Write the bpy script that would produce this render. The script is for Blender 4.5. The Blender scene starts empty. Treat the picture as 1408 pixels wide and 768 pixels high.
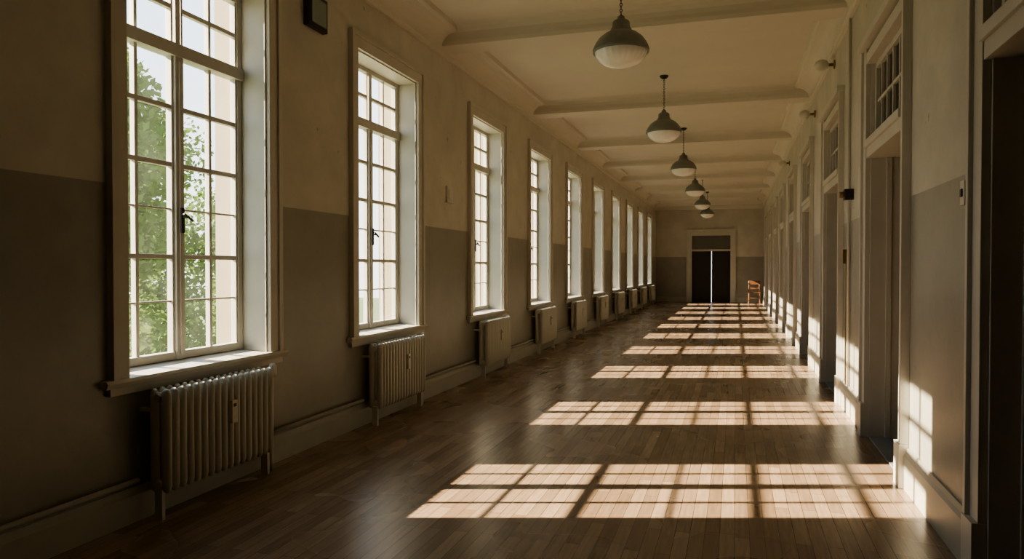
import bpy, bmesh, math, random
from mathutils import Vector, Matrix
random.seed(7)
TH=math.radians(17.1)
XL=-3.185; XR=1.053; XG=-3.41; XO=-3.62
YB=-1.6; YE=30.8
ZC=4.06; PAINT=1.85
K=0.58
WN=[3.07,5.6,8.5,11.22,13.92,16.63,19.34,22.05,24.76,27.4]
DOORS=[2.3,5.27,8.27,11.27,14.27,17.27,20.27,23.27,26.27]; DW=1.33

# ---------------- materials ----------------
def newmat(name):
    m=bpy.data.materials.new(name); m.use_nodes=True
    nt=m.node_tree; b=nt.nodes['Principled BSDF']
    return m,nt,b
def N(nt,t,**kw):
    n=nt.nodes.new(t)
    for k,v in kw.items(): setattr(n,k,v)
    return n
def paint(name,col,rough=0.5,var=0.12,scale=6,metal=0,bump=0.05):
    m,nt,b=newmat(name)
    g=N(nt,'ShaderNodeNewGeometry')
    no=N(nt,'ShaderNodeTexNoise'); no.inputs['Scale'].default_value=scale; no.inputs['Detail'].default_value=6
    nt.links.new(g.outputs['Position'],no.inputs['Vector'])
    mx=N(nt,'ShaderNodeMix',data_type='RGBA')
    mx.inputs[6].default_value=(*[c*(1-var) for c in col],1); mx.inputs[7].default_value=(*[min(1,c*(1+var)) for c in col],1)
    nt.links.new(no.outputs['Fac'],mx.inputs[0]); nt.links.new(mx.outputs[2],b.inputs['Base Color'])
    b.inputs['Roughness'].default_value=rough; b.inputs['Metallic'].default_value=metal
    if bump:
        bp=N(nt,'ShaderNodeBump'); bp.inputs['Strength'].default_value=bump; bp.inputs['Distance'].default_value=0.01
        nt.links.new(no.outputs['Fac'],bp.inputs['Height']); nt.links.new(bp.outputs[0],b.inputs['Normal'])
    return m
def wallmat(name,up,lo):
    m,nt,b=newmat(name)
    g=N(nt,'ShaderNodeNewGeometry'); s=N(nt,'ShaderNodeSeparateXYZ')
    nt.links.new(g.outputs['Position'],s.inputs[0])
    no=N(nt,'ShaderNodeTexNoise'); no.inputs['Scale'].default_value=1.7; no.inputs['Detail'].default_value=8; no.inputs['Roughness'].default_value=.65
    nt.links.new(g.outputs['Position'],no.inputs['Vector'])
    st=N(nt,'ShaderNodeMath',operation='GREATER_THAN'); st.inputs[1].default_value=PAINT
    nt.links.new(s.outputs['Z'],st.inputs[0])
    mx=N(nt,'ShaderNodeMix',data_type='RGBA'); mx.inputs[6].default_value=(*lo,1); mx.inputs[7].default_value=(*up,1)
    nt.links.new(st.outputs[0],mx.inputs[0])
    r=N(nt,'ShaderNodeMapRange'); r.inputs[1].default_value=.3; r.inputs[2].default_value=.7; r.inputs[3].default_value=.84; r.inputs[4].default_value=1.07
    nt.links.new(no.outputs['Fac'],r.inputs[0])
    mu=N(nt,'ShaderNodeMix',data_type='RGBA',blend_type='MULTIPLY'); mu.inputs[0].default_value=1
    nt.links.new(mx.outputs[2],mu.inputs[6]); nt.links.new(r.outputs[0],mu.inputs[7])
    n2=N(nt,'ShaderNodeTexNoise'); n2.inputs['Scale'].default_value=9; n2.inputs['Detail'].default_value=3
    nt.links.new(g.outputs['Position'],n2.inputs['Vector'])
    c=N(nt,'ShaderNodeMath',operation='GREATER_THAN'); c.inputs[1].default_value=.74
    nt.links.new(n2.outputs['Fac'],c.inputs[0])
    m3=N(nt,'ShaderNodeMix',data_type='RGBA'); m3.inputs[7].default_value=(.2,.17,.12,1)
    cf=N(nt,'ShaderNodeMath',operation='MULTIPLY'); cf.inputs[1].default_value=.5
    nt.links.new(c.outputs[0],cf.inputs[0]); nt.links.new(cf.outputs[0],m3.inputs[0]); nt.links.new(mu.outputs[2],m3.inputs[6])
    nt.links.new(m3.outputs[2],b.inputs['Base Color'])
    rr=N(nt,'ShaderNodeMapRange'); rr.inputs[1].default_value=0; rr.inputs[2].default_value=1; rr.inputs[3].default_value=.33; rr.inputs[4].default_value=.65
    nt.links.new(st.outputs[0],rr.inputs[0]); nt.links.new(rr.outputs[0],b.inputs['Roughness'])
    n3=N(nt,'ShaderNodeTexNoise'); n3.inputs['Scale'].default_value=14; n3.inputs['Detail'].default_value=5
    nt.links.new(g.outputs['Position'],n3.inputs['Vector'])
    bp=N(nt,'ShaderNodeBump'); bp.inputs['Strength'].default_value=.12; bp.inputs['Distance'].default_value=.02
    nt.links.new(n3.outputs['Fac'],bp.inputs['Height']); nt.links.new(bp.outputs[0],b.inputs['Normal'])
    return m
def floormat():
    m,nt,b=newmat('oak_strip_floor')
    g=N(nt,'ShaderNodeNewGeometry'); mp=N(nt,'ShaderNodeMapping'); mp.inputs['Rotation'].default_value=(0,0,math.pi/2)
    nt.links.new(g.outputs['Position'],mp.inputs[0])
    br=N(nt,'ShaderNodeTexBrick'); br.offset=.37; br.inputs['Scale'].default_value=1
    br.inputs['Brick Width'].default_value=.9; br.inputs['Row Height'].default_value=.075
    br.inputs['Mortar Size'].default_value=.0018; br.inputs['Mortar Smooth'].default_value=.3
    br.inputs['Color1'].default_value=(.225,.15,.093,1); br.inputs['Color2'].default_value=(.36,.255,.168,1); br.inputs['Mortar'].default_value=(.07,.045,.028,1)
    nt.links.new(mp.outputs[0],br.inputs['Vector'])
    mp2=N(nt,'ShaderNodeMapping'); mp2.inputs['Scale'].default_value=(26,1.6,1)
    nt.links.new(g.outputs['Position'],mp2.inputs[0])
    no=N(nt,'ShaderNodeTexNoise'); no.inputs['Scale'].default_value=2.2; no.inputs['Detail'].default_value=7
    nt.links.new(mp2.outputs[0],no.inputs['Vector'])
    r=N(nt,'ShaderNodeMapRange'); r.inputs[1].default_value=.3; r.inputs[2].default_value=.7; r.inputs[3].default_value=.82; r.inputs[4].default_value=1.14
    nt.links.new(no.outputs['Fac'],r.inputs[0])
    mu=N(nt,'ShaderNodeMix',data_type='RGBA',blend_type='MULTIPLY'); mu.inputs[0].default_value=1
    nt.links.new(br.outputs['Color'],mu.inputs[6]); nt.links.new(r.outputs[0],mu.inputs[7])
    nw=N(nt,'ShaderNodeTexNoise'); nw.inputs['Scale'].default_value=.7; nw.inputs['Detail'].default_value=3; nw.inputs['Roughness'].default_value=.5
    nt.links.new(g.outputs['Position'],nw.inputs['Vector'])
    rw=N(nt,'ShaderNodeMapRange'); rw.inputs[1].default_value=.3; rw.inputs[2].default_value=.7; rw.inputs[3].default_value=.92; rw.inputs[4].default_value=1.08
    nt.links.new(nw.outputs['Fac'],rw.inputs[0])
    mw=N(nt,'ShaderNodeMix',data_type='RGBA',blend_type='MULTIPLY'); mw.inputs[0].default_value=1
    nt.links.new(mu.outputs[2],mw.inputs[6]); nt.links.new(rw.outputs[0],mw.inputs[7])
    nt.links.new(mw.outputs[2],b.inputs['Base Color'])
    n2=N(nt,'ShaderNodeTexNoise'); n2.inputs['Scale'].default_value=1.0; n2.inputs['Detail'].default_value=2
    nt.links.new(g.outputs['Position'],n2.inputs['Vector'])
    r2=N(nt,'ShaderNodeMapRange'); r2.inputs[1].default_value=.2; r2.inputs[2].default_value=.8; r2.inputs[3].default_value=.23; r2.inputs[4].default_value=.31
    nt.links.new(n2.outputs['Fac'],r2.inputs[0]); nt.links.new(r2.outputs[0],b.inputs['Roughness'])
    bp=N(nt,'ShaderNodeBump'); bp.inputs['Strength'].default_value=.12; bp.inputs['Distance'].default_value=.004
    nt.links.new(no.outputs['Fac'],bp.inputs['Height']); nt.links.new(bp.outputs[0],b.inputs['Normal'])
    return m
def glassmat():
    m=bpy.data.materials.new('window_glass'); m.use_nodes=True; nt=m.node_tree; nt.nodes.clear()
    o=N(nt,'ShaderNodeOutputMaterial'); t=N(nt,'ShaderNodeBsdfTransparent'); t.inputs[0].default_value=(.97,.98,.97,1)
    gl=N(nt,'ShaderNodeBsdfGlossy'); gl.inputs['Roughness'].default_value=.05
    df=N(nt,'ShaderNodeBsdfTranslucent'); df.inputs[0].default_value=(.8,.8,.78,1)
    g=N(nt,'ShaderNodeNewGeometry'); no=N(nt,'ShaderNodeTexNoise'); no.inputs['Scale'].default_value=3; no.inputs['Detail'].default_value=8
    nt.links.new(g.outputs['Position'],no.inputs['Vector'])
    r=N(nt,'ShaderNodeMapRange'); r.inputs[1].default_value=.35; r.inputs[2].default_value=.75; r.inputs[3].default_value=.004; r.inputs[4].default_value=.028
    nt.links.new(no.outputs['Fac'],r.inputs[0])
    a=N(nt,'ShaderNodeMixShader'); a.inputs[0].default_value=.05
    c=N(nt,'ShaderNodeMixShader')
    nt.links.new(t.outputs[0],a.inputs[1]); nt.links.new(gl.outputs[0],a.inputs[2])
    nt.links.new(r.outputs[0],c.inputs[0]); nt.links.new(a.outputs[0],c.inputs[1]); nt.links.new(df.outputs[0],c.inputs[2])
    nt.links.new(c.outputs[0],o.inputs[0]); return m
def leafmat():
    m,nt,b=newmat('leaf_foliage')
    g=N(nt,'ShaderNodeNewGeometry'); no=N(nt,'ShaderNodeTexNoise'); no.inputs['Scale'].default_value=1.5
    nt.links.new(g.outputs['Position'],no.inputs['Vector'])
    mx=N(nt,'ShaderNodeMix',data_type='RGBA'); mx.inputs[6].default_value=(.075,.13,.02,1); mx.inputs[7].default_value=(.17,.25,.06,1)
    nt.links.new(no.outputs['Fac'],mx.inputs[0])
    nt.links.new(mx.outputs[2],b.inputs['Base Color']); b.inputs['Roughness'].default_value=.8; b.inputs['Specular IOR Level'].default_value=.15
    tr=N(nt,'ShaderNodeBsdfTranslucent'); nt.links.new(mx.outputs[2],tr.inputs[0])
    ms=N(nt,'ShaderNodeMixShader'); ms.inputs[0].default_value=.45
    nt.links.new(b.outputs[0],ms.inputs[1]); nt.links.new(tr.outputs[0],ms.inputs[2])
    nt.links.new(ms.outputs[0],nt.nodes['Material Output'].inputs[0]); return m

M={}
M['wall']=wallmat('two_tone_wall_paint',(.61,.58,.50),(.34,.325,.275))
M['ceil']=paint('ceiling_plaster',(.66,.625,.54),.8,.05,2)
M['trim']=paint('aged_cream_trim',(.58,.555,.48),.42,.1,5)
M['base']=paint('baseboard_grey_paint',(.42,.40,.34),.4,.1,5)
M['sash']=paint('weathered_sash_paint',(.58,.56,.50),.5,.15,12)
M['rad']=paint('radiator_enamel',(.60,.575,.49),.4,.06,8)
M['floor']=floormat()
M['glass']=glassmat()
M['ext']=paint('exterior_render',(.34,.285,.20),.8,.1,4)
M['lampmetal']=paint('lamp_enamel_metal',(.24,.25,.22),.4,.15,15,0.1)
M['opal']=paint('opal_glass',(.94,.93,.88),.15,.03,5,bump=0)
M['dark']=paint('dark_metal',(.05,.045,.04),.4,.2,20,.5)
M['door']=paint('olive_door_paint',(.16,.155,.125),.4,.1,5)
M['doordark']=paint('dark_stained_door',(.03,.025,.022),.4,.2,5)
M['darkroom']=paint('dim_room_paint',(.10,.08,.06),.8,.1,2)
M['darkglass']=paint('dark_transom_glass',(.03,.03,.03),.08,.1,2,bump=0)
M['stone']=paint('slate_threshold',(.25,.27,.28),.5,.2,6)
M['plastic']=paint('ivory_plastic',(.62,.60,.52),.4,.05,5)
M['greenbox']=paint('grey_green_sign',(.24,.30,.26),.3,.1,5)
M['wood']=paint('varnished_wood',(.16,.07,.03),.35,.25,12)
M['leaf']=leafmat()
M['bark']=paint('tree_bark',(.12,.09,.06),.9,.3,8)
M['grass']=paint('lawn_grass',(.10,.14,.05),.9,.3,.5)
M['brass']=paint('tarnished_brass',(.30,.22,.10),.35,.2,10,.8)

# ---------------- builder ----------------
class B:
    def __init__(s,name,mats):
        s.name=name; s.bm=bmesh.new(); s.mats=mats
    def idx(s,m): return s.mats.index(m)
    def box(s,x0,x1,y0,y1,z0,z1,m=None):
        mi=s.idx(m) if m else 0
        v=[s.bm.verts.new(p) for p in [(x0,y0,z0),(x1,y0,z0),(x1,y1,z0),(x0,y1,z0),(x0,y0,z1),(x1,y0,z1),(x1,y1,z1),(x0,y1,z1)]]
        for f in [(0,3,2,1),(4,5,6,7),(0,1,5,4),(1,2,6,5),(2,3,7,6),(3,0,4,7)]:
            fc=s.bm.faces.new([v[i] for i in f]); fc.material_index=mi
    def prism(s,poly,axis,a,b,m=None,smooth=False):
        mi=s.idx(m) if m else 0
        def P(p,t):
            if axis=='z': return (p[0],p[1],t)
            if axis=='y': return (p[0],t,p[1])
            return (t,p[0],p[1])
        va=[s.bm.verts.new(P(p,a)) for p in poly]; vb=[s.bm.verts.new(P(p,b)) for p in poly]
        n=len(poly); fs=[s.bm.faces.new(va[::-1]),s.bm.faces.new(vb)]
        for i in range(n): 
            f=s.bm.faces.new([va[i],va[(i+1)%n],vb[(i+1)%n],vb[i]]); f.smooth=smooth; fs.append(f)
        for f in fs: f.material_index=mi
    def lathe(s,prof,c,m=None,seg=32,sx=1,sy=1,smooth=True):
        mi=s.idx(m) if m else 0
        rings=[]
        for r,z in prof:
            rings.append([s.bm.verts.new((c[0]+r*sx*math.cos(2*math.pi*i/seg),c[1]+r*sy*math.sin(2*math.pi*i/seg),c[2]+z)) for i in range(seg)])
        for a,b in zip(rings,rings[1:]):
            for i in range(seg):
                f=s.bm.faces.new([a[i],a[(i+1)%seg],b[(i+1)%seg],b[i]]); f.material_index=mi; f.smooth=smooth
        for r in (rings[0],rings[-1]):
            try:
                f=s.bm.faces.new(r); f.material_index=mi
            except: pass
    def tube(s,p,q,r,m=None,seg=12):
        mi=s.idx(m) if m else 0
        p=Vector(p);q=Vector(q);d=(q-p).normalized()
        u=d.orthogonal().normalized(); w=d.cross(u)
        A=[s.bm.verts.new(p+u*r*math.cos(2*math.pi*i/seg)+w*r*math.sin(2*math.pi*i/seg)) for i in range(seg)]
        Bv=[s.bm.verts.new(q+u*r*math.cos(2*math.pi*i/seg)+w*r*math.sin(2*math.pi*i/seg)) for i in range(seg)]
        for i in range(seg):
            f=s.bm.faces.new([A[i],A[(i+1)%seg],Bv[(i+1)%seg],Bv[i]]); f.smooth=True; f.material_index=mi
        for r_ in (A[::-1],Bv):
            f=s.bm.faces.new(r_); f.material_index=mi
    def done(s,bevel=0,recalc=True,loc=None):
        if recalc: bmesh.ops.recalc_face_normals(s.bm,faces=s.bm.faces)
        me=bpy.data.meshes.new(s.name); s.bm.to_mesh(me); s.bm.free()
        for k in s.mats: me.materials.append(M[k])
        o=bpy.data.objects.new(s.name,me); bpy.context.collection.objects.link(o)
        if loc: o.location=loc
        if bevel:
            md=o.modifiers.new('bevel','BEVEL'); md.width=bevel; md.segments=2; md.limit_method='ANGLE'
        return o

# ---------------- shell ----------------
ZS=.79; ZT=3.32
b=B('floor',['floor']); b.box(XO,4.2,YB-.2,YE+.2,-.3,0); b.done()
b=B('ceiling',['ceil']); b.box(XO,4.2,YB-.2,YE+.2,ZC,ZC+.3)
for yb in [1.2,4.5,7.7,11.5,14.9,17.9,20.9,23.9,26.9,29.9]:
    pr=[(yb-.17,3.86),(yb+.17,3.86),(yb+.18,3.90)]
    for i in range(5):
        a=i/4*math.pi/2; pr.append((yb+.18+.12*(1-math.cos(a)), 3.94+.12*math.sin(a)))
    pr.append((yb+.30,ZC+.02)); pr.append((yb-.30,ZC+.02))
    for i in range(4,-1,-1):
        a=i/4*math.pi/2; pr.append((yb-.18-.12*(1-math.cos(a)), 3.94+.12*math.sin(a)))
    pr.append((yb-.18,3.90))
    b.prism(pr,'x',XL,XR)
b.done()
b=B('wall_left',['wall','ext'])
wins=sorted((n+.10,n+1.36) for n in WN)
GO=-.03; XM=XG-.03
edges=[YB]+[e for w in wins for e in w]+[YE]
for i in range(0,len(edges),2):
    y0,y1=edges[i],edges[i+1]; last=i+2>=len(edges)
    g0=y0; g1=y1+(0 if last else GO)
    b.prism([(XL,y0),(XL,y1),(XM,g1),(XM,g0)],'z',-.3,ZC,'wall')
    b.prism([(XM,g0),(XM,g1),(XO,g1-(0 if last else .12)),(XO,g0)],'z',-.3,ZC+.3,'ext')
for y0,y1 in wins:
    inner=[(XL,y0),(XL,y1),(XM,y1),(XM,y0+GO)]; outer=[(XM,y0+GO),(XM,y1),(XO,y1),(XO,y0+GO-.12)]
    b.prism(inner,'z',-.3,ZS-.03,'wall'); b.prism(outer,'z',-.3,ZS,'ext')
    b.prism(inner,'z',ZT,ZC,'wall'); b.prism(outer,'z',ZT+.08,ZC+.3,'ext')
    b.box(XM-.03,XM-.001,y0-.02,y1-.001,ZT-.01,ZT+.09,'ext')
b.done()
b=B('wall_right',['wall'])
XR2=1.28; DZ=3.07
ed=[YB]+[e for d in DOORS for e in (d,d+DW)]+[YE]
for i in range(0,len(ed),2): b.box(XR,XR2,ed[i],ed[i+1],-.3,ZC)
for d in DOORS: b.box(XR,XR2,d,d+DW,DZ,ZC)
b.done()
b=B('wall_back',['wall']); b.box(XO,4.2,YB-.2,YB,0,ZC); b.done()
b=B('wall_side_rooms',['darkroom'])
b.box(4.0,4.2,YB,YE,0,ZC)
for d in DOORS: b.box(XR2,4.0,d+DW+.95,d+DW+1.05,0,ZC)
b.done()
EX=-.97; EW=.76; EH=2.72
b=B('wall_end',['wall'])
b.box(XO,EX-EW,YE,YE+.3,-.3,ZC); b.box(EX+EW,4.2,YE,YE+.3,-.3,ZC); b.box(EX-EW,EX+EW,YE,YE+.3,EH,ZC); b.done()
def cornice(name,x,s):
    b=B(name,['ceil'])
    pr=[(x,3.78),(x+s*.03,3.78),(x+s*.035,3.81),(x+s*.05,3.82)]
    for i in range(7):
        a=i/6*math.pi/2; pr.append((x+s*(.05+.17*(1-math.cos(a))),3.83+.16*math.sin(a)))
    pr+=[(x+s*.23,4.0),(x+s*.25,4.01),(x+s*.26,ZC+.01),(x,ZC+.01)]
    b.prism(pr,'y',YB,YE,smooth=False); b.done()
cornice('trim_1',XL,1); cornice('trim_2',XR,-1)
b=B('trim_3',['ceil']); b.prism([(YE,3.78),(YE-.05,3.8),(YE-.08,3.9),(YE-.22,4.0),(YE-.24,ZC),(YE,ZC)],'x',XL+.05,XR-.05); b.done()
b=B('baseboard_left',['base']); pr=[(XL,0),(XL+.03,0),(XL+.03,.15),(XL+.02,.165),(XL+.012,.19),(XL,.19)]
b.prism(pr,'y',YB,YE); b.done()
CW=.15
b=B('baseboard_right',['base'])
pr=[(XR,0),(XR-.03,0),(XR-.03,.21),(XR-.018,.23),(XR-.012,.26),(XR,.26)]
ed2=[YB]+[e for d in DOORS for e in (d-CW,d+DW+CW)]+[YE]
for i in range(0,len(ed2),2):
    if ed2[i+1]-ed2[i]>.05: b.prism(pr,'y',ed2[i],ed2[i+1])
b.done()
b=B('baseboard_end',['base']); b.box(XL+.03,EX-EW-.2,YE-.03,YE,0,.2); b.box(EX+EW+.2,XR-.03,YE-.03,YE,0,.2); b.done()

# ---------------- windows ----------------
def window(n,k):
    y0,y1=n+.10,n+1.36; g0=y0+GO; g1=y1
    b=B('window_%d'%k,['sash','trim','glass','dark'])
    b.box(XL,XL+.03,n+.021,y0,ZS,ZT+.10,'trim'); b.box(XL,XL+.03,y1,n+1.449,ZS,ZT+.10,'trim'); b.box(XL,XL+.03,y0,y1,ZT,ZT+.10,'trim')
    b.box(XL,XL+.045,n-.02,n+.02,ZS,ZT+.14,'trim'); b.box(XL,XL+.045,n+1.45,n+1.49,ZS,ZT+.14,'trim'); b.box(XL,XL+.045,n+.02,n+1.45,ZT+.10,ZT+.14,'trim')
    b.prism([(XL,y1-.012),(XL,y1-.001),(XG,y1-.001),(XG,y1-.012)],'z',ZS,ZT,'trim')
    b.prism([(XL,y0+.001),(XL,y0+.01),(XG,g0+.01),(XG,g0+.001)],'z',ZS,ZT,'trim')
    b.box(XG,XL,y0,y1,ZT-.012,ZT-.001,'trim')
    b.prism([(XG-.02,ZS+.03),(XL,ZS+.012),(XL,ZS-.028),(XG-.02,ZS-.028)],'y',y0+.002,y1-.002,'trim')
    b.prism([(XL+.001,ZS+.013),(XL+.045,ZS+.012),(XL+.057,ZS-.005),(XL+.045,ZS-.032),(XL+.001,ZS-.032)],'y',n-.07,n+1.54,'trim')
    b.box(XL+.001,XL+.03,n-.03,n+1.5,ZS-.075,ZS-.033,'trim')
    xa,xb=XG-.03,XG+.03
    zb=ZS+.03; zt=ZT-.012
    b.box(xa,xb,g0,g0+.035,zb,zt); b.box(xa,xb,g1-.057,g1-.012,zb,zt)
    b.box(xa+.001,xb-.001,g0,g1-.012,zb,zb+.05); b.box(xa+.001,xb-.001,g0,g1-.012,zt-.04,zt); b.box(xa-.01,xb+.02,g0,g1-.012,2.73,2.81)
    c=(g0+g1-.012)/2+.02
    b.box(xa,xb+.01,c-.035,c+.035,zb,2.74); b.box(xa,xb,c-.02,c+.02,2.8,zt)
    b.box(xb,xb+.022,c-.012,c+.012,zb+.03,2.7)
    ma,mb=XG-.018,XG+.018
    for (p,q) in ((g0+.035,c-.035),(c+.035,g1-.057)):
        b.box(ma,mb,(p+q)/2-.012,(p+q)/2+.012,zb,zt-.02)
        b.box(xa+.008,xb-.008,p,p+.016,zb,zt-.02); b.box(xa+.008,xb-.008,q-.016,q,zb,zt-.02)
        for z in (1.47,2.05,2.41,3.04): b.box(ma+.001,mb-.001,p,q,z-.015,z+.015)
        for z in (1.19,1.77): b.box(ma+.007,mb-.007,p,q,z-.006,z+.006)  # thin extra glazing bars, added to fill out the shadow grid on the floor
    b.box(xb+.02,xb+.032,c-.014,c+.014,1.62,1.78,'dark'); b.tube((xb+.03,c,1.72),(xb+.065,c,1.72),.008,'dark'); b.tube((xb+.062,c-.03,1.74),(xb+.062,c+.05,1.70),.009,'dark')
    mi=b.idx('glass')
    v=[b.bm.verts.new(p) for p in [(XG,g0+.01,zb+.01),(XG,g1-.02,zb+.01),(XG,g1-.02,zt-.01),(XG,g0+.01,zt-.01)]]
    f=b.bm.faces.new(v); f.material_index=mi
    b.done(bevel=.003)
for k,n in enumerate(WN): window(n,k+1)

# ---------------- radiators ----------------
def radiator():
    b=B('radiator',['rad','plastic','dark'])
    n=17; p=.058; L=n*p
    for i in range(n):
        y=-L/2+p*(i+.5)
        for x,rx in ((.085,.026),(.165,.032)):
            prof=[(.3,.15),(.75,.16),(1,.185),(1,.69),(.8,.715),(.35,.728)]
            b.lathe([(r,z) for r,z in prof],(x,y,0),'rad',seg=12,sx=rx,sy=.0195)
        b.box(.085,.165,y-.012,y+.012,.655,.705,'rad'); b.box(.085,.165,y-.012,y+.012,.175,.225,'rad')
    b.tube((.125,-L/2,.68),(.125,L/2,.68),.022,'rad'); b.tube((.125,-L/2,.2),(.125,L/2,.2),.022,'rad')
    for s in (-1,1):
        y=s*(L/2-.02)
        b.box(.10,.15,y-.012,y+.012,0,.17,'rad')
        b.box(.0,.1,y-.01,y+.01,.6,.62,'rad')
    b.tube((.125,L/2,.68),(.125,L/2+.06,.68),.02,'rad'); b.lathe([(.02,-.03),(.028,-.01),(.028,.04),(.015,.06)],(.125,L/2+.07,.68),'plastic',seg=16)
    b.tube((.05,L/2+.07,.66),(.125,L/2+.07,.66),.012,'rad')
    b.tube((.125,L/2,.2),(.125,L/2+.05,.2),.014,'rad'); b.tube((.125,L/2+.05,.0),(.125,L/2+.05,.21),.012,'rad')
    b.box(.185,.212,.03,.078,.44,.58,'plastic'); b.box(.211,.214,.042,.066,.54,.56,'dark')
    return b.done(bevel=0)
r0=radiator()
for k,n in enumerate(WN):
    o=r0 if k==0 else bpy.data.objects.new('radiator.%03d'%k,r0.data)
    if k: bpy.context.collection.objects.link(o)
    o.location=(XL+.005,n+.735-.06,0)
b=B('heating_pipe',['base'])
SW=sorted(WN)
for k,n in enumerate(SW[:-1]):
    b.tube((XL+.05,n+1.27,.235),(XL+.05,SW[k+1]+.13,.235),.013)
b.tube((XL+.05,YB,.235),(XL+.05,SW[0]+.13,.235),.013)
b.done()

# ---------------- doors (right) ----------------
def door(d,k):
    b=B('door_%d'%k,['trim','door','darkglass','brass','stone'])
    e=d+DW
    for y0,y1 in ((d-CW,d),(e,e+CW)):
        near=y0<d
        ya,yb=(y0+.034,y1) if near else (y0,y1-.034)
        b.box(XR-.035,XR,ya,yb,.28,3.2,'trim')
        ya,yb=(y0,y0+.034) if near else (y1-.034,y1)
        b.box(XR-.055,XR,ya,yb,.28,3.2,'trim')
        b.box(XR-.06,XR,y0-.003,y1+.003,0,.28,'trim')
    b.box(XR-.034,XR,d+.001,e-.001,DZ,3.16,'trim'); b.box(XR-.075,XR,d-CW-.03,e+CW+.03,3.2,3.26,'trim')
    b.box(XR+.001,XR2,e-.015,e-.001,0,DZ-.001,'trim'); b.box(XR+.001,XR2,d+.001,d+.015,0,DZ-.001,'trim')
    b.box(XR+.12,XR+.16,e-.03,e-.015,0,2.3,'trim')
    b.box(XR-.03,XR2-.002,d+.002,e-.002,2.30,2.42,'trim'); b.box(XR-.05,XR-.03,d+.002,e-.002,2.38,2.44,'trim')
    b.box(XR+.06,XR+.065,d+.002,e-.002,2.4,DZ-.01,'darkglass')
    b.box(XR+.03,XR+.09,d+.015,d+.06,2.42,DZ-.002,'trim'); b.box(XR+.03,XR+.09,e-.06,e-.016,2.42,DZ-.002,'trim'); b.box(XR+.031,XR+.089,d+.02,e-.02,DZ-.05,DZ-.003,'trim'); b.box(XR+.031,XR+.089,d+.02,e-.02,2.421,2.47,'trim')
    for i in range(1,6): 
        y=d+DW*i/6; b.box(XR+.04,XR+.08,y-.011,y+.011,2.43,DZ-.01,'trim')
    b.box(XR+.041,XR+.079,d+.03,e-.03,2.74,2.765,'trim')
    b.box(XR,XR2,d+.016,e-.016,0,.012,'stone')
    y1=e-.02; y0=y1-.045
    b.box(XR2,XR2+.12,y0,y1,.015,2.29,'door'); b.box(XR2+.78,XR2+.9,y0,y1,.015,2.29,'door')
    for z0,z1 in ((.015,.25),(1.0,1.15),(2.14,2.29)): b.box(XR2+.12,XR2+.78,y0,y1,z0,z1,'door')
    b.box(XR2+.12,XR2+.78,y0+.012,y1-.012,.25,2.14,'door')
    for z in (.35,1.15,1.95): b.tube((XR2-.004,y0-.004,z),(XR2-.004,y0-.004,z+.11),.01,'brass')
    b.tube((XR2+.84,y0,1.05),(XR2+.84,y0-.06,1.05),.01,'brass'); b.tube((XR2+.84,y0-.055,1.05),(XR2+.72,y0-.055,1.05),.01,'brass')
    b.done(bevel=.003)
for k,d in enumerate(DOORS): door(d,k+1)
b=B('door_%d'%(len(DOORS)+1),['trim','doordark','brass','door'])
for s in (-1,1):
    x0=EX+s*EW; xs=sorted((x0,x0+s*.17)); b.box(xs[0],xs[1],YE-.05,YE,0,EH+.18,'trim'); xs=sorted((x0+s*.17,x0+s*.21)); b.box(xs[0],xs[1],YE-.09,YE,0,EH+.18,'trim')
b.box(EX-EW,EX+EW,YE-.05,YE,EH,EH+.18,'trim'); b.box(EX-EW-.22,EX+EW+.22,YE-.09,YE,EH+.18,EH+.25,'trim')
b.box(EX-EW,EX+EW,YE+.1,YE+.16,2.08,EH,'base'if False else 'door'); b.box(EX-EW,EX+EW,YE+.08,YE+.1,2.08,2.16,'trim')
for s in (-1,1):
    a=EX+.02+s*.009; c=EX+s*(EW-.0); xs=sorted((a,c))
    b.box(xs[0],xs[1],YE+.12,YE+.16,.0,2.08,'doordark')
    for z0,z1 in ((.15,.9),(1.1,1.95)):
        b.box(xs[0]+.1,xs[1]-.1,YE+.11,YE+.12,z0,z1,'doordark')
    b.tube((a+s*.06,YE+.12,1.0),(a+s*.06,YE+.06,1.0),.012,'brass')
b.done(bevel=.003)

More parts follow.
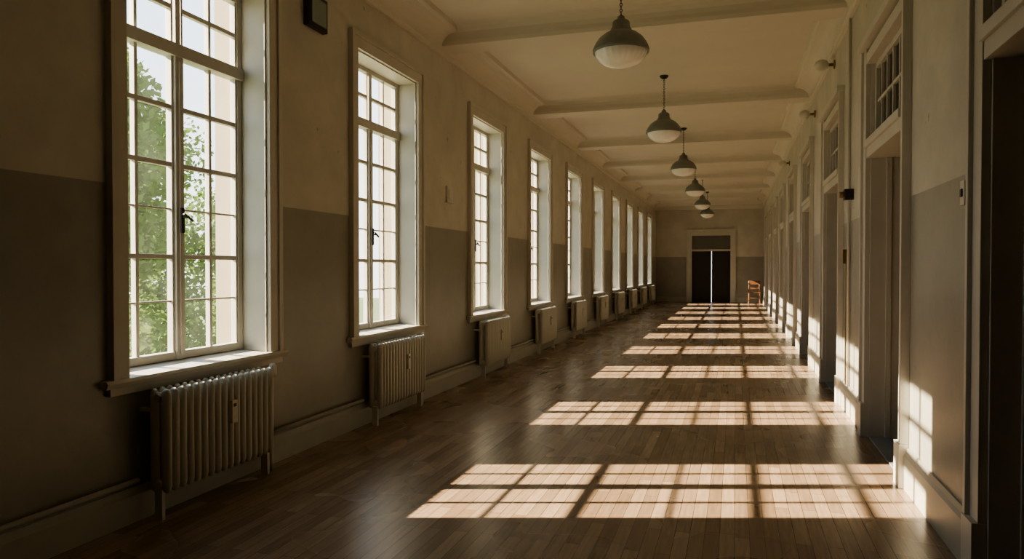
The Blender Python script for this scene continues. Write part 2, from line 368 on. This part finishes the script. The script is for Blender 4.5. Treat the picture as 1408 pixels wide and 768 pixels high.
# ---------------- pendant lamps ----------------
LR=.77
def lamp():
    b=B('pendant_lamp',['lampmetal','opal','dark'])
    b.lathe([(.012,LR),(.06,LR),(.06,LR-.015),(.035,LR-.04),(.012,LR-.05)],(0,0,0),'dark')
    zt,zb=LR-.04,.28; n=18
    for i in range(n):
        z=zt-(zt-zb)*(i+.5)/n; h=(zt-zb)/n*.62; pts=[]
        for j in range(10):
            a=2*math.pi*j/10; u=.011*math.cos(a); w=h*math.sin(a)
            pts.append((u,0,z+w) if i%2 else (0,u,z+w))
        for j in range(10): b.tube(pts[j],pts[(j+1)%10],.0035,'dark',seg=5)
    b.lathe([(.014,.30),(.03,.29),(.035,.26),(.06,.255),(.075,.24),(.078,.19),(.088,.185),(.095,.16),(.14,.14),(.19,.10),(.222,.055),(.238,.02),(.244,.0),(.244,-.022),(.228,-.022),(.224,.0),(.19,.06),(.12,.13),(.06,.15)],(0,0,0),'lampmetal',seg=48)
    mi=b.idx('opal'); seg=96; rings=[]
    for r,z in [(.224,-.005),(.222,-.03),(.207,-.065),(.178,-.098),(.135,-.126),(.08,-.145),(.03,-.152),(.004,-.153)]:
        rings.append([b.bm.verts.new(((r*(1+(.012 if i%4<2 else -.008)*(r>.05)))*math.cos(2*math.pi*i/seg),(r*(1+(.012 if i%4<2 else -.008)*(r>.05)))*math.sin(2*math.pi*i/seg),z)) for i in range(seg)])
    for a,c in zip(rings,rings[1:]):
        for i in range(seg):
            f=b.bm.faces.new([a[i],a[(i+1)%seg],c[(i+1)%seg],c[i]]); f.material_index=mi; f.smooth=True
    f=b.bm.faces.new(rings[-1]); f.material_index=mi
    return b.done()
l0=lamp()
for k,y in enumerate([6.35,10.3,14.25,18.4,22.5,26.4]):
    o=l0 if k==0 else bpy.data.objects.new('pendant_lamp.%03d'%k,l0.data)
    if k: bpy.context.collection.objects.link(o)
    o.location=(-.963,y,ZC-LR)

# ---------------- small wall things ----------------
b=B('emergency_sign_box',['dark','greenbox']); b.box(XL,XL+.05,4.9,5.17,3.27,3.53,'dark'); b.box(XL+.05,XL+.06,4.93,5.14,3.3,3.5,'greenbox'); b.done(bevel=.006)
b=B('thermostat_plate',['plastic']); b.box(XL,XL+.025,7.76,7.93,2.15,2.34); b.box(XL+.025,XL+.032,7.79,7.90,2.19,2.30); b.done(bevel=.004)
b=B('light_switch',['plastic','dark']); b.box(XR-.015,XR,3.95,4.02,1.70,1.82,'plastic'); b.box(XR-.022,XR-.015,3.97,4.0,1.74,1.78,'dark'); b.done(bevel=.003)
b=B('wall_junction_box',['dark','brass']); b.box(XR-.08,XR,7.45,7.55,2.04,2.14,'dark'); b.tube((XR-.08,7.5,2.09),(XR-.12,7.5,2.09),.03,'brass'); b.done(bevel=.004)
b=B('wall_junction_box.001',['brass']); b.box(XR-.06,XR,7.7,7.8,1.44,1.58); b.tube((XR-.02,7.75,.26),(XR-.02,7.75,1.45),.01); b.done(bevel=.004)
b=B('conduit_pipe',['trim']); b.tube((XR-.02,7.62,.26),(XR-.02,7.62,3.78),.014); b.done()
for i,(y,z) in enumerate([(8.9,3.68),(11.0,3.55),(16.0,3.55)]):
    b=B('wall_lamp' if i==0 else 'wall_lamp.%03d'%i,['plastic','brass'])
    b.tube((XR,y,z),(XR-.1,y,z),.018,'brass'); b.tube((XR,y,z),(XR-.015,y,z),.05,'brass')
    b.lathe([(.02,-.06),(.06,-.045),(.08,0),(.06,.045),(.02,.06)],(XR-.14,y,z),'plastic'); b.done()
b=B('wooden_chair',['wood'])
cx,cy=.68,29.3
for sx in (-1,1):
    b.tube((cx+sx*.2,cy-.2,0),(cx+sx*.19,cy-.19,.45),.02); b.tube((cx+sx*.2,cy+.22,0),(cx+sx*.19,cy+.19,.45),.02); b.tube((cx+sx*.19,cy+.19,.45),(cx+sx*.19,cy+.26,.9),.018)
    b.tube((cx+sx*.2,cy-.2,.2),(cx+sx*.2,cy+.2,.2),.012)
b.box(cx-.22,cx+.22,cy-.22,cy+.22,.44,.47); b.box(cx-.2,cx+.2,cy+.24,cy+.265,.76,.9); b.box(cx-.2,cx+.2,cy+.215,cy+.24,.58,.64)
b.tube((cx-.2,cy-.2,.25),(cx+.2,cy-.2,.25),.012); b.done(bevel=.004)

# ---------------- outside ----------------
b=B('lawn',['grass']); b.box(-120,-5,-60,140,-5.2,-5); b.done()
def tree(name,x,y,h,r,nl,seed):
    rnd=random.Random(seed)
    b=B(name,['bark','leaf'])
    b.lathe([(.35,-5),(.25,-3),(.2,0),(.1,h-2.5)],(x,y,0),'bark',seg=10)
    cl=[]
    for i in range(26):
        a=rnd.uniform(0,6.283); zz=rnd.uniform(-3.2,h-1.2); t=(zz+4)/(h+3)
        rr=r*math.sqrt(rnd.random())*(1-.45*t)
        c=Vector((x+rr*math.cos(a),y+rr*math.sin(a),zz)); cl.append((c,rnd.uniform(.9,1.6)))
        b.tube((x,y,max(-4.5,zz-1)),c,.04,'bark',seg=5)
    mi=1
    for i in range(nl):
        c,s=cl[rnd.randrange(len(cl))]
        d=Vector((rnd.gauss(0,1),rnd.gauss(0,1),rnd.gauss(0,1))).normalized()*s*(rnd.random()**.4)
        p=c+d
        u=Vector((rnd.gauss(0,1),rnd.gauss(0,1),rnd.gauss(0,1))).normalized(); w=u.orthogonal().normalized()
        L=rnd.uniform(.09,.16)
        vs=[b.bm.verts.new(p+u*L),b.bm.verts.new(p+w*L*.5),b.bm.verts.new(p-u*L),b.bm.verts.new(p-w*L*.5)]
        f=b.bm.faces.new(vs); f.material_index=mi
    b.done(recalc=False)
tree('leafy_tree',-15.8,13.0,8.2,3.4,20000,1)
tree('leafy_tree.001',-20,20.5,8.0,3.4,14000,2)
tree('leafy_tree.002',-19,25.5,5.5,3.0,8000,3)
tree('leafy_tree.003',-24,33,6.5,3.2,7000,4)

# ---------------- light ----------------
sd=bpy.data.lights.new('sun','SUN'); sd.energy=36; sd.angle=math.radians(.5); sd.color=(1,.85,.65)
so=bpy.data.objects.new('sun',sd); bpy.context.collection.objects.link(so)
so.rotation_euler=Vector((1,.308,-K)).to_track_quat('-Z','Y').to_euler(); so.location=(-20,-5,12)
w=bpy.data.worlds.new('sky'); bpy.context.scene.world=w; w.use_nodes=True; nt=w.node_tree
bg=nt.nodes['Background']; tc=nt.nodes.new('ShaderNodeTexCoord'); sp=nt.nodes.new('ShaderNodeSeparateXYZ'); cr=nt.nodes.new('ShaderNodeValToRGB')
nt.links.new(tc.outputs['Generated'],sp.inputs[0]); nt.links.new(sp.outputs['Z'],cr.inputs[0]); nt.links.new(cr.outputs[0],bg.inputs[0])
cr.color_ramp.elements[0].color=(.97,.98,.96,1); cr.color_ramp.elements[1].color=(.5,.72,1,1); cr.color_ramp.elements[1].position=.6
bg.inputs[1].default_value=2.7
bpy.context.scene.view_settings.look='AgX - Medium High Contrast'

cd=bpy.data.cameras.new('camera'); cd.sensor_width=36; cd.lens=36*1000/1408; cd.clip_end=400
co=bpy.data.objects.new('camera',cd); bpy.context.collection.objects.link(co)
co.location=(0,0,1.4); co.rotation_euler=(math.radians(90-.917),0,TH)
bpy.context.scene.camera=co
